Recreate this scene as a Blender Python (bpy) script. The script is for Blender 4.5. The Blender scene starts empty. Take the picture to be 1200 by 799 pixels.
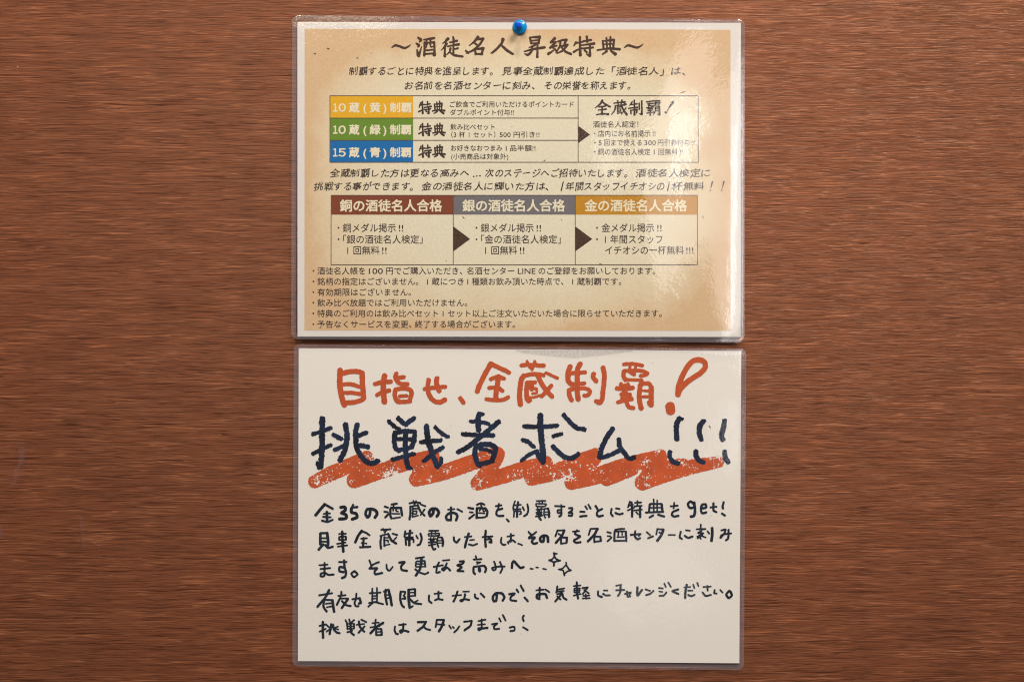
import bpy, math, random
import numpy as np
from mathutils import Vector, Matrix, Euler

# ------------------------------------------------------------------ camera, world, light
S = bpy.context.scene
D = 0.951                      # metres from lens to wall
PX = 0.685 / 1200.0            # metres on the wall per photograph pixel

cam_data = bpy.data.cameras.new('camera')
cam = bpy.data.objects.new('camera', cam_data)
S.collection.objects.link(cam)
cam.location = (0, -D, 0)
cam.rotation_euler = (math.radians(90), 0, 0)
cam_data.lens = 50
cam_data.sensor_width = 36
cam_data.clip_start = 0.01
cam_data.clip_end = 50
S.camera = cam

W = bpy.data.worlds.new('World')
S.world = W
W.use_nodes = True
W.node_tree.nodes['Background'].inputs[0].default_value = (0.93, 0.88, 0.90, 1)
W.node_tree.nodes['Background'].inputs[1].default_value = 0.12

S.view_settings.view_transform = 'Standard'
S.view_settings.look = 'None'
S.view_settings.exposure = 0
S.view_settings.gamma = 1
S.cycles.filter_width = 1.15
S.cycles.max_bounces = 8
S.cycles.transparent_max_bounces = 16
S.cycles.caustics_reflective = False
S.cycles.caustics_refractive = False


def area(name, loc, target, sx, sy, power, col, roll=0.0, spread=None):
    l = bpy.data.lights.new(name, 'AREA')
    l.shape = 'RECTANGLE'
    l.size, l.size_y, l.energy, l.color = sx, sy, power, col
    if spread:
        l.spread = spread
    o = bpy.data.objects.new(name, l)
    S.collection.objects.link(o)
    d = Vector(target) - Vector(loc)
    q = d.to_track_quat('-Z', 'Y')
    o.rotation_euler = (q @ Euler((0, 0, roll)).to_quaternion()).to_euler()
    o.location = loc
    return o


# window behind the photographer to the right, and added lights, mirrored in the laminate
area('window_light', (0.70, -3.0, 0.44), (0.1, 0, 0.0), 0.56, 0.86, 4.8, (1.0, 0.95, 0.94), math.radians(33))
area('added_streak_light', (0.64, -2.95, 0.42), (0.1, 0, 0.0), 0.06, 0.62, 0.9, (0.92, 0.95, 1.0), math.radians(10))  # narrow light added for the bright streak in the upper film
area('added_low_light', (0.36, -3.0, -0.62), (0.1, 0, -0.1), 0.22, 0.17, 0.12, (0.96, 0.95, 1.0), math.radians(20))  # added light, gives a pale reflected patch on the lower film
area('added_low_light', (0.60, -3.0, -0.22), (0.1, 0, -0.1), 0.09, 0.18, 0.10, (0.96, 0.95, 1.0), math.radians(-12))  # second added light, for another patch on the lower film
# light from overhead: main lamp, added left fill, spot and strip
area('overhead_light', (0.75, -1.5, 1.7), (0.1, 0, -0.05), 0.6, 0.6, 50.0, (1.0, 0.89, 0.79))
area('overhead_light', (-0.7, -1.6, 1.7), (-0.1, 0, -0.05), 0.5, 0.5, 15.0, (1.0, 0.89, 0.80))  # fill added on the left to even out the light
area('spot_lamp', (0.07, -0.60, 1.5), (0.0, 0, 0.05), 0.10, 0.10, 10.0, (1.0, 0.86, 0.72))
area('strip_lamp', (-0.56, -3.0, 1.02), (0, 0, 0.1), 0.42, 0.06, 0.45, (1.0, 0.80, 0.52))

random.seed(4)


# ------------------------------------------------------------------ material helpers
def mat(name):
    m = bpy.data.materials.new(name)
    m.use_nodes = True
    nt = m.node_tree
    nt.nodes.clear()
    out = nt.nodes.new('ShaderNodeOutputMaterial')
    return m, nt, out


def node(nt, typ, **kw):
    n = nt.nodes.new(typ)
    for k, v in kw.items():
        if k.startswith('i_'):
            n.inputs[k[2:].replace('_', ' ')].default_value = v
        else:
            setattr(n, k, v)
    return n


def coords(nt, scale=(1, 1, 1), rot=(0, 0, 0)):
    tc = nt.nodes.new('ShaderNodeTexCoord')
    mp = nt.nodes.new('ShaderNodeMapping')
    mp.inputs['Scale'].default_value = scale
    mp.inputs['Rotation'].default_value = rot
    nt.links.new(tc.outputs['Object'], mp.inputs['Vector'])
    return mp.outputs['Vector']


def noise(nt, vec, scale, detail=3, rough=0.55, dist=0.0):
    n = nt.nodes.new('ShaderNodeTexNoise')
    n.inputs['Scale'].default_value = scale
    n.inputs['Detail'].default_value = detail
    n.inputs['Roughness'].default_value = rough
    n.inputs['Distortion'].default_value = dist
    nt.links.new(vec, n.inputs['Vector'])
    return n.outputs['Fac']


def ramp(nt, fac, stops):
    r = nt.nodes.new('ShaderNodeValToRGB')
    e = r.color_ramp.elements
    while len(e) < len(stops):
        e.new(0.5)
    for i, (p, c) in enumerate(stops):
        e[i].position = p
        e[i].color = (c, c, c, 1) if not isinstance(c, tuple) else (c[0], c[1], c[2], 1)
    nt.links.new(fac, r.inputs['Fac'])
    return r.outputs['Color']


def mixc(nt, fac, a, b, mode='MIX'):
    m = nt.nodes.new('ShaderNodeMix')
    m.data_type = 'RGBA'
    m.blend_type = mode
    for s, v in ((m.inputs[0], fac), (m.inputs[6], a), (m.inputs[7], b)):
        if isinstance(v, (int, float)):
            s.default_value = v
        elif isinstance(v, tuple):
            s.default_value = (v[0], v[1], v[2], 1)
        else:
            nt.links.new(v, s)
    return m.outputs[2]


def mth(nt, op, a, b=None, c=None):
    m = nt.nodes.new('ShaderNodeMath')
    m.operation = op
    for s, v in zip(m.inputs, (a, b, c)):
        if v is None:
            continue
        if isinstance(v, (int, float)):
            s.default_value = v
        else:
            nt.links.new(v, s)
    return m.outputs[0]


# ------------------------------------------------------------------ materials
def wall_material():
    m, nt, out = mat('wood_grain_sheet')
    L = nt.links.new
    b = node(nt, 'ShaderNodeBsdfPrincipled')
    # slow waviness so that the grain lines are not ruled straight
    base = coords(nt)
    wob = nt.nodes.new('ShaderNodeTexNoise')
    wob.inputs['Scale'].default_value = 38
    wob.inputs['Detail'].default_value = 2
    L(base, wob.inputs['Vector'])
    sep = nt.nodes.new('ShaderNodeSeparateXYZ')
    L(base, sep.inputs[0])
    z = mth(nt, 'MULTIPLY_ADD', wob.outputs['Fac'], 0.0022, sep.outputs['Z'])
    comb = nt.nodes.new('ShaderNodeCombineXYZ')
    L(sep.outputs['X'], comb.inputs[0])
    L(sep.outputs['Y'], comb.inputs[1])
    L(z, comb.inputs[2])

    def stretched(sx, sz, detail, off):
        mp = nt.nodes.new('ShaderNodeMapping')
        mp.inputs['Scale'].default_value = (sx, 1, sz)
        mp.inputs['Location'].default_value = (off, off * 0.7, off * 1.3)
        L(comb.outputs[0], mp.inputs['Vector'])
        return noise(nt, mp.outputs['Vector'], 1.0, detail, 0.6)
    def crease(fac, w):
        """thin wandering line where the noise crosses its middle value"""
        return mth(nt, 'SUBTRACT', 1.0, ramp(nt, mth(nt, 'ABSOLUTE', mth(nt, 'SUBTRACT', fac, 0.5)), [(0.0, 0.0), (w, 1.0)]))
    n1 = stretched(17, 1020, 1, 0.0)       # dark grooves
    n2 = stretched(24, 1400, 1, 5.2)       # finer grooves
    n3 = stretched(20, 1150, 1, 11.1)      # raised fibres, with painted glints
    g2 = stretched(70, 2800, 1, 15.2)     # fine grain
    g4 = stretched(3.2, 3.2, 2, 3.7)      # slow colour drift
    g5 = stretched(22, 160, 1, 17.3)      # where the painted fibre glints are strong
    dk = crease(n1, 0.06)
    dk2 = mth(nt, 'MULTIPLY', crease(n2, 0.05), 0.7)
    br = mth(nt, 'MULTIPLY', crease(n3, 0.045), ramp(nt, g5, [(0.40, 0.15), (0.62, 1.0)]))
    dark = mth(nt, 'MAXIMUM', dk, dk2)
    h = mth(nt, 'MULTIPLY_ADD', dark, -0.55, mth(nt, 'MULTIPLY_ADD', br, 0.40, mth(nt, 'MULTIPLY', g2, 0.5)))
    col = ramp(nt, g2, [(0.30, (0.142, 0.042, 0.0180)), (0.50, (0.182, 0.056, 0.0245)), (0.70, (0.216, 0.070, 0.031))])
    col = mixc(nt, mth(nt, 'MULTIPLY', dark, 0.92), col, (0.050, 0.013, 0.006))
    col = mixc(nt, mth(nt, 'MULTIPLY', br, 0.62), col, (0.52, 0.195, 0.085))  # orange glints along the fibres, painted into the colour
    drift = ramp(nt, g4, [(0.35, (0.95, 0.97, 0.98)), (0.65, (1.05, 1.02, 1.0))])
    col = mixc(nt, 1.0, col, drift, 'MULTIPLY')
    L(col, b.inputs['Base Color'])
    rr = ramp(nt, g2, [(0.3, 0.33), (0.7, 0.45)])
    L(rr, b.inputs['Roughness'])
    b.inputs['Specular IOR Level'].default_value = 0.70
    b.inputs['Specular Tint'].default_value = (1.0, 0.57, 0.38, 1)
    bp = nt.nodes.new('ShaderNodeBump')
    bp.inputs['Strength'].default_value = 0.38
    bp.inputs['Distance'].default_value = 0.0007
    L(h, bp.inputs['Height'])
    L(bp.outputs[0], b.inputs['Normal'])
    L(b.outputs[0], out.inputs[0])
    return m


def simple(name, col, rough=0.6, spec=0.3, vary=0.0, vscale=900, bump=0.0):
    m, nt, out = mat(name)
    b = node(nt, 'ShaderNodeBsdfPrincipled')
    b.inputs['Roughness'].default_value = rough
    b.inputs['Specular IOR Level'].default_value = spec
    v = coords(nt)
    n = noise(nt, v, vscale, 3, 0.6)
    c0 = tuple(max(0, c * (1 - vary)) for c in col)
    c1 = tuple(min(1, c * (1 + vary)) for c in col)
    nt.links.new(ramp(nt, n, [(0.35, c0), (0.65, c1)]), b.inputs['Base Color'])
    if bump:
        bp = nt.nodes.new('ShaderNodeBump')
        bp.inputs['Strength'].default_value = 0.3
        bp.inputs['Distance'].default_value = bump
        nt.links.new(n, bp.inputs['Height'])
        nt.links.new(bp.outputs[0], b.inputs['Normal'])
    nt.links.new(b.outputs[0], out.inputs[0])
    return m


def parchment_material():
    m, nt, out = mat('printed_parchment')
    L = nt.links.new
    b = node(nt, 'ShaderNodeBsdfPrincipled', i_Roughness=0.6)
    b.inputs['Specular IOR Level'].default_value = 0.2
    v = coords(nt)
    sep = nt.nodes.new('ShaderNodeSeparateXYZ')
    L(v, sep.inputs[0])
    # printed ageing: pale middle, tan rim (a property of the artwork)
    cx, cz = (606.5 - 609) * PX, 0.0
    hx, hz = 250 * PX, 177 * PX
    nx = mth(nt, 'DIVIDE', mth(nt, 'ABSOLUTE', mth(nt, 'SUBTRACT', sep.outputs['X'], cx)), hx)
    nz = mth(nt, 'DIVIDE', mth(nt, 'ABSOLUTE', mth(nt, 'SUBTRACT', sep.outputs['Z'], cz)), hz)
    e = mth(nt, 'POWER', mth(nt, 'ADD', mth(nt, 'POWER', nx, 3.0), mth(nt, 'POWER', nz, 3.0)), 0.333)
    blot = noise(nt, v, 26, 4, 0.6)
    e = mth(nt, 'ADD', e, mth(nt, 'MULTIPLY_ADD', blot, 0.36, -0.18))
    col = ramp(nt, e, [(0.35, (0.77, 0.73, 0.56)), (0.66, (0.77, 0.71, 0.525)),
                       (0.88, (0.74, 0.615, 0.41)), (1.08, (0.68, 0.48, 0.28))])
    fine = noise(nt, v, 700, 3, 0.65)
    col = mixc(nt, 1.0, col, ramp(nt, fine, [(0.3, 0.93), (0.7, 1.05)]), 'MULTIPLY')
    L(col, b.inputs['Base Color'])
    L(b.outputs[0], out.inputs[0])
    return m


def film_material(haze, name, peel_amount=0.17):
    m, nt, out = mat(name)
    L = nt.links.new
    v = coords(nt)
    peel = noise(nt, v, 520, 2, 0.5)
    wave = noise(nt, v, 60, 2, 0.5)
    hgt = mth(nt, 'MULTIPLY_ADD', peel, peel_amount, mth(nt, 'MULTIPLY', wave, 0.55))
    bp = nt.nodes.new('ShaderNodeBump')
    bp.inputs['Strength'].default_value = 0.5
    bp.inputs['Distance'].default_value = 0.0003
    L(hgt, bp.inputs['Height'])
    tr = node(nt, 'ShaderNodeBsdfTransparent')
    tr.inputs[0].default_value = (0.98, 0.98, 0.98, 1)
    gl = node(nt, 'ShaderNodeBsdfGlossy')
    gl.inputs['Color'].default_value = (1, 1, 1, 1)
    gl.inputs['Roughness'].default_value = 0.055
    L(bp.outputs[0], gl.inputs['Normal'])
    geo = nt.nodes.new('ShaderNodeNewGeometry')
    dp = nt.nodes.new('ShaderNodeVectorMath')
    dp.operation = 'DOT_PRODUCT'
    L(geo.outputs['Incoming'], dp.inputs[0])
    L(geo.outputs['Normal'], dp.inputs[1])
    one_minus = mth(nt, 'SUBTRACT', 1.0, mth(nt, 'ABSOLUTE', dp.outputs['Value']))
    fr = mth(nt, 'MULTIPLY_ADD', mth(nt, 'POWER', one_minus, 5.0), 0.94, 0.05)
    df = node(nt, 'ShaderNodeBsdfDiffuse')
    df.inputs[0].default_value = (0.76, 0.73, 0.84, 1)
    m1 = nt.nodes.new('ShaderNodeMixShader')
    m1.inputs[0].default_value = haze
    L(tr.outputs[0], m1.inputs[1])
    L(df.outputs[0], m1.inputs[2])
    m2 = nt.nodes.new('ShaderNodeMixShader')
    L(fr, m2.inputs[0])
    L(m1.outputs[0], m2.inputs[1])
    L(gl.outputs[0], m2.inputs[2])
    L(m2.outputs[0], out.inputs[0])
    return m


def plastic(name, col, trans):
    m, nt, out = mat(name)
    b = node(nt, 'ShaderNodeBsdfPrincipled', i_Roughness=0.16)
    v = coords(nt)
    n = noise(nt, v, 900, 2)
    nt.links.new(ramp(nt, n, [(0.3, tuple(c * 0.93 for c in col)), (0.7, col)]), b.inputs['Base Color'])
    b.inputs['Transmission Weight'].default_value = trans
    b.inputs['IOR'].default_value = 1.49
    nt.links.new(b.outputs[0], out.inputs[0])
    return m


def veil(name, col, alpha):
    m, nt, out = mat(name)
    L = nt.links.new
    tr = node(nt, 'ShaderNodeBsdfTransparent')
    df = node(nt, 'ShaderNodeBsdfDiffuse')
    df.inputs[0].default_value = (*col, 1)
    n = noise(nt, coords(nt), 500, 3, 0.6)
    mx = nt.nodes.new('ShaderNodeMixShader')
    L(ramp(nt, n, [(0.3, alpha * 0.5), (0.65, alpha * 1.3)]), mx.inputs[0])
    L(tr.outputs[0], mx.inputs[1])
    L(df.outputs[0], mx.inputs[2])
    L(mx.outputs[0], out.inputs[0])
    return m


M_wall = wall_material()
M_paper = simple('white_paper', (0.755, 0.735, 0.70), 0.7, 0.2, 0.02, 1200, 0.00002)
M_paper2 = simple('cream_paper', (0.88, 0.858, 0.80), 0.7, 0.2, 0.02, 1200, 0.00002)
M_parch = parchment_material()
M_film = film_material(0.008, 'laminate_film')
M_margin = film_material(0.06, 'laminate_fused_margin', 0.10)
M_ink = simple('dark_brown_print', (0.045, 0.024, 0.016), 0.6, 0.2, 0.25)
M_brush = simple('brown_print', (0.065, 0.030, 0.014), 0.6, 0.2, 0.35)
M_line = simple('table_rule_print', (0.10, 0.062, 0.040), 0.6, 0.2, 0.1)
M_yellow = simple('yellow_print', (0.76, 0.42, 0.012), 0.6, 0.2, 0.04)
M_green = simple('green_print', (0.13, 0.26, 0.020), 0.6, 0.2, 0.05)
M_blue = simple('blue_print', (0.001, 0.145, 0.42), 0.6, 0.2, 0.05)
M_copper = simple('copper_brown_print', (0.21, 0.050, 0.018), 0.6, 0.2, 0.06)
M_silver = simple('silver_grey_print', (0.16, 0.155, 0.165), 0.6, 0.2, 0.06)
M_gold = simple('gold_print', (0.52, 0.245, 0.008), 0.6, 0.2, 0.06)
M_cream = simple('cream_lettering_print', (0.80, 0.75, 0.55), 0.6, 0.2, 0.02)
M_orange = simple('orange_red_marker', (0.55, 0.090, 0.018), 0.55, 0.3, 0.08, 260)
M_crayon = simple('orange_red_crayon', (0.60, 0.095, 0.017), 0.6, 0.3, 0.13, 90)
M_navy = simple('navy_marker', (0.0045, 0.0145, 0.042), 0.5, 0.2, 0.7, 70)
M_navy_soft = simple('navy_marker_fine', (0.004, 0.014, 0.030), 0.5, 0.2, 0.5, 60)
M_speck = simple('dark_speck', (0.16, 0.10, 0.06), 0.8, 0.1, 0.2)
M_pin = plastic('blue_translucent_plastic', (0.0, 0.36, 0.85), 0.25)
M_pin2 = plastic('blue_plastic_painted_deeper', (0.0, 0.11, 0.80), 0.15)  # same plastic; the grip's deeper look through translucency is painted as colour
M_steel = simple('steel', (0.6, 0.6, 0.6), 0.25, 0.5)
M_steel.node_tree.nodes['Principled BSDF'].inputs['Metallic'].default_value = 1.0
M_flap = veil('grey_translucent_flap', (0.48, 0.45, 0.47), 0.26)
M_scuff = veil('pale_scuff', (0.42, 0.26, 0.28), 0.12)


# ------------------------------------------------------------------ notices: shape of the sheets
def sstep(a, b, x):
    t = np.clip((x - a) / (b - a), 0, 1)
    return t * t * (3 - 2 * t)


def h_upper(x, y):
    """stand-off from the wall in metres; x, y in photograph pixels"""
    t = (y - 20) / 380.0
    u = (x - 345) / 525.0
    h = 0.0016 + 0.0030 * t + 0.0004 * np.sin(u * 3.1)
    h = h + 0.0011 * sstep(0.55, 1.0, u) * sstep(0.25, 1.0, t)
    h = h + 0.00020 * np.sin(u * 31 + 3.2 * t + 0.6) * sstep(0.62, 0.85, u)
    h = h - 0.0006 * np.exp(-(((x - 609) / 45) ** 2 + ((y - 32) / 30) ** 2))
    return h


def h_lower(x, y):
    t = (y - 405) / 375.0
    u = (x - 345) / 525.0
    return 0.0014 + 0.0008 * t + 0.00025 * np.sin(u * 5 + t * 2.0) + 0.0004 * sstep(0.8, 1.0, u) * t


class Sheet:
    def __init__(self, hfun, origin):
        self.h = hfun
        hm = 0.003 if hfun is h_upper else 0.002
        self.k = (D - hm) / D
        self.o = Vector(((origin[0] - 600) * PX * self.k, 0.0, (399.5 - origin[1]) * PX * self.k))

    def pts(self, x, y, lift):
        """world points in the notice's local frame"""
        x = np.asarray(x, float)
        y = np.asarray(y, float)
        X = (x - 600) * PX * self.k - self.o.x
        Z = (399.5 - y) * PX * self.k - self.o.z
        Y = -(self.h(x, y) + lift)
        return np.stack([X, Y, Z], -1)


def link(name, verts, faces, material, parent=None, smooth=False):
    me = bpy.data.meshes.new(name)
    me.from_pydata([tuple(map(float, v)) for v in verts], [], faces)
    me.materials.append(material)
    if smooth:
        me.polygons.foreach_set('use_smooth', [True] * len(me.polygons))
    me.update()
    o = bpy.data.objects.new(name, me)
    S.collection.objects.link(o)
    if parent is not None:
        o.parent = parent
    return o


def thing(name, label, cat, loc, group=None):
    o = bpy.data.objects.new(name, None)
    o.empty_display_size = 0.02
    S.collection.objects.link(o)
    o.location = loc
    o['label'] = label
    o['category'] = cat
    if group:
        o['group'] = group
    return o


def quad_grid(q, n, m):
    """bilinear points over quad TL,TR,BR,BL in pixels"""
    u = np.linspace(0, 1, n + 1)[None, :, None]
    v = np.linspace(0, 1, m + 1)[:, None, None]
    q = np.array(q, float)
    return q[0] * (1 - u) * (1 - v) + q[1] * u * (1 - v) + q[2] * u * v + q[3] * (1 - u) * v


def grid_faces(n, m, off=0, flip=False):
    f = []
    for j in range(m):
        for i in range(n):
            a = off + j * (n + 1) + i
            # front faces look to -Y (towards the camera)
            t = (a, a + n + 1, a + n + 2, a + 1)
            f.append(t[::-1] if flip else t)
    return f


def add_rim(V, F, ring, k):
    """close the edge between front and back with its own vertices, so that the edge stays crisp"""
    n0, r = len(V), len(ring)
    V = np.concatenate([V, V[ring], V[[i + k for i in ring]]])
    for i in range(r):
        j = (i + 1) % r
        F.append((n0 + i, n0 + j, n0 + r + j, n0 + r + i))
    return V, F


def sheet_patch(sh, name, q, lift, material, parent, n=None, m=None, thick=0.0):
    w = abs(q[1][0] - q[0][0])
    hgt = abs(q[3][1] - q[0][1])
    n = n or max(1, int(w / 9))
    m = m or max(1, int(hgt / 9))
    p = quad_grid(q, n, m)
    V = sh.pts(p[..., 0], p[..., 1], lift).reshape(-1, 3)
    F = grid_faces(n, m)
    if thick:
        V2 = V.copy()
        V2[:, 1] += thick
        k = len(V)
        V = np.concatenate([V, V2])
        F += grid_faces(n, m, k, True)
        ring = [i for i in range(n + 1)] + [j * (n + 1) + n for j in range(1, m + 1)] + \
               [m * (n + 1) + i for i in range(n - 1, -1, -1)] + [j * (n + 1) for j in range(m - 1, 0, -1)]
        V, F = add_rim(V, F, ring, k)
    return link(name, V, F, material, parent, True)


def film(sh, q, parent, rad=7.0):
    """the laminate pouch: front and back sheet fused round the paper, rounded corners"""
    q = np.array(q, float)
    w = np.linalg.norm(q[1] - q[0])
    hgt = np.linalg.norm(q[3] - q[0])

    def axis(L):
        e = np.array([0, 0.35, 0.8, 1.4, 2.2, 3.2, 4.4, 5.8, 7.0])
        mid = np.linspace(7, L - 7, int((L - 14) / 2.6))[1:-1]
        return np.concatenate([e, mid, (L - e)[::-1]])
    ax, ay = axis(w), axis(hgt)
    X, Y = np.meshgrid(ax, ay)
    # round the corners
    cx = np.clip(X, rad, w - rad)
    cy = np.clip(Y, rad, hgt - rad)
    dx, dy = X - cx, Y - cy
    hyp = np.hypot(dx, dy)
    mxn = np.maximum(abs(dx), abs(dy))
    sc = np.where(hyp > 1e-9, mxn / np.maximum(hyp, 1e-9), 1)
    X, Y = cx + dx * sc, cy + dy * sc
    inset = rad - np.hypot(dx * sc, dy * sc)
    edge = np.minimum(np.minimum(X, w - X), np.minimum(Y, hgt - Y))
    edge = np.where((abs(dx) > 0) & (abs(dy) > 0), np.minimum(inset, edge), edge)
    u, v = (X / w)[..., None], (Y / hgt)[..., None]
    p = q[0] * (1 - u) * (1 - v) + q[1] * u * (1 - v) + q[2] * u * v + q[3] * (1 - u) * v
    # swells over the paper, thin at the fused margin, rolled at the very edge
    lift = 0.00024 + 0.00010 * sstep(1.6, 8.0, edge)
    lift = lift - 0.00010 * (1 - sstep(0, 1.2, edge)) + 0.00006 * np.exp(-((edge - 1.6) / 0.8) ** 2)
    if sh.h is h_upper:
        # creases where the pouch has been bent near its foot
        px, py = p[..., 0], p[..., 1]
        for cx, y0, y1, amp, lean in ((676, 322, 404, 0.00009, -0.02), (689, 338, 404, 0.00010, 0.05), (684, 372, 404, 0.00007, 0.10), (783, 335, 352, 0.00008, 0.6)):
            xx = px - cx - lean * (py - y0)
            lift = lift + amp * np.exp(-(xx / 2.2) ** 2) * sstep(y0, y0 + 22, py) * (1 - sstep(y1 - 3, y1 + 3, py))
        # puckered foot between the creases and the corner
        lift = lift + 0.00007 * np.sin(px / 7.0 + np.sin(py / 9.0)) * sstep(368, 396, py) * sstep(690, 720, px)
    F1 = sh.pts(p[..., 0], p[..., 1], lift).reshape(-1, 3)
    B1 = sh.pts(p[..., 0], p[..., 1], np.full(lift.shape, -0.00030)).reshape(-1, 3)
    m, n = X.shape[0] - 1, X.shape[1] - 1
    k = len(F1)
    V = np.concatenate([F1, B1])
    F = grid_faces(n, m) + grid_faces(n, m, k, True)
    ring = [i for i in range(n + 1)] + [j * (n + 1) + n for j in range(1, m + 1)] + \
           [m * (n + 1) + i for i in range(n - 1, -1, -1)] + [j * (n + 1) for j in range(m - 1, 0, -1)]
    V, F = add_rim(V, F, ring, k)
    o = link('laminate_film', V, F, M_film, parent, True)
    o.data.materials.append(M_margin)
    # the fused margin round the paper
    e2 = edge.reshape(-1)
    idx = []
    for f in F:
        v = [q % k if q < 2 * k else -1 for q in f]
        idx.append(1 if -1 in v or max(e2[q] for q in v) < 5.9 else 0)
    o.data.polygons.foreach_set('material_index', idx)
    return o


# ------------------------------------------------------------------ drawn strokes -> rough-edged mesh
def vnoise(X, Y, scale, seed):
    x, y = X / scale, Y / scale
    xi, yi = np.floor(x).astype(np.int64), np.floor(y).astype(np.int64)
    fx, fy = x - xi, y - yi
    fx, fy = fx * fx * (3 - 2 * fx), fy * fy * (3 - 2 * fy)

    def hsh(a, b):
        n = (a * 374761393 + b * 668265263 + seed * 974634777) & 0xffffffff
        n = ((n ^ (n >> 13)) * 1274126177) & 0xffffffff
        n = n ^ (n >> 16)
        return (n & 0xffff) / 32767.5 - 1.0
    return (hsh(xi, yi) * (1 - fx) + hsh(xi + 1, yi) * fx) * (1 - fy) + \
           (hsh(xi, yi + 1) * (1 - fx) + hsh(xi + 1, yi + 1) * fx) * fy


def parse(txt, w):
    out = []
    for s in txt.replace('\n', ' ').split(';'):
        s = s.strip()
        if not s:
            continue
        ww = w
        if s[0] == 'w':
            a, s = s.split(':')
            ww = float(a[1:])
        P = []
        for t in s.split():
            c = [float(v) for v in t.split(',')]
            P.append((c[0], c[1], c[2] if len(c) > 2 else ww))
        out.append(P)
    return out


def spline(P, step):
    """Catmull-Rom through the points (x, y, width)"""
    P = [np.array(p, float) for p in P]
    if len(P) == 1:
        return [P[0]]
    Q = [2 * P[0] - P[1]] + P + [2 * P[-1] - P[-2]]
    out = []
    for i in range(1, len(Q) - 2):
        p0, p1, p2, p3 = Q[i - 1], Q[i], Q[i + 1], Q[i + 2]
        L = np.hypot(*(p2 - p1)[:2])
        n = max(2, int(L / step))
        t1 = (p2 - p0) * 0.42
        t2 = (p3 - p1) * 0.42
        # keep tangents from overshooting on uneven spacing
        for t in (t1, t2):
            l = np.hypot(t[0], t[1])
            if l > L * 0.9 and l > 0:
                t *= L * 0.9 / l
        for k in range(n):
            s = k / n
            out.append(p1 * (2 * s**3 - 3 * s**2 + 1) + t1 * (s**3 - 2 * s**2 + s)
                       + p2 * (-2 * s**3 + 3 * s**2) + t2 * (s**3 - s**2))
    out.append(Q[-2])
    return out


def marks(traces, res=0.25, rough=0.16, seed=1, extra=None, grow=0.0, wob=0.0):
    """traces: list of (x0, y0, scale, width, text) -> polygons in photo pixels"""
    pts = []
    for x0, y0, sc, w, txt in traces:
        for P in parse(txt, w):
            for p in spline(P, 0.3 * sc):
                pts.append((x0 + p[0] / sc, y0 + p[1] / sc, max(0.25, 0.5 * p[2] / sc + grow)))
    pts = np.array(pts)
    r = pts[:, 2].max() + 1.5
    xa, ya = pts[:, 0].min() - r, pts[:, 1].min() - r
    nx = int((pts[:, 0].max() + r - xa) / res) + 2
    ny = int((pts[:, 1].max() + r - ya) / res) + 2
    gx, gy = xa + np.arange(nx) * res, ya + np.arange(ny) * res
    f = np.full((ny, nx), 9.0)
    for x, y, rr in pts:
        R = rr + 1.2
        i0, i1 = int((x - R - xa) / res), int((x + R - xa) / res) + 2
        j0, j1 = int((y - R - ya) / res), int((y + R - ya) / res) + 2
        i0, j0 = max(i0, 0), max(j0, 0)
        d = np.hypot(gx[None, i0:i1] - x, gy[j0:j1, None] - y) - rr
        sub = f[j0:j1, i0:i1]
        np.minimum(sub, d, out=sub)
    X, Y = np.meshgrid(gx, gy)
    f = f + rough * vnoise(X, Y, 0.8, seed) + rough * 0.8 * vnoise(X, Y, 2.1, seed + 9)
    if extra is not None:
        f = extra(f, X, Y)
    return contour(f, gx, gy, res)


def contour(f, gx, gy, res):
    """field -> polygons covering f < 0"""
    f = np.where(np.abs(f) < 1e-4, 1e-4, f)
    ins = f < 0
    c = ins[:-1, :-1].astype(int) + ins[:-1, 1:] + ins[1:, 1:] + ins[1:, :-1]
    V, F = [], []
    full = (c == 4)
    mx = int(6 / res)
    for j in np.where(full.any(1))[0]:
        row = np.concatenate([[0], full[j].astype(np.int8), [0]])
        d = np.diff(row)
        for a, b in zip(np.where(d == 1)[0], np.where(d == -1)[0]):
            while a < b:
                e = min(b, a + mx)
                k = len(V)
                V += [(gx[a], gy[j]), (gx[a], gy[j + 1]), (gx[e], gy[j + 1]), (gx[e], gy[j])]
                F.append((k, k + 1, k + 2, k + 3))
                a = e
    for j, i in zip(*np.where((c > 0) & (c < 4))):
        cs = ((i, j), (i, j + 1), (i + 1, j + 1), (i + 1, j))
        fv = [f[b, a] for a, b in cs]
        k = len(V)
        for q in range(4):
            a, b = cs[q], cs[(q + 1) % 4]
            if fv[q] < 0:
                V.append((gx[a[0]], gy[a[1]]))
            if (fv[q] < 0) != (fv[(q + 1) % 4] < 0):
                t = fv[q] / (fv[q] - fv[(q + 1) % 4])
                V.append((gx[a[0]] + (gx[b[0]] - gx[a[0]]) * t, gy[a[1]] + (gy[b[1]] - gy[a[1]]) * t))
        if len(V) - k >= 3:
            F.append(tuple(range(k, len(V))))
        else:
            del V[k:]
    return np.array(V), F


def draw(sh, name, traces, material, parent, lift, label=None, **kw):
    V, F = marks(traces, **kw)
    o = link(name, sh.pts(V[:, 0], V[:, 1], lift), F, material, parent)
    if label:
        o['label'] = label
    return o


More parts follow.
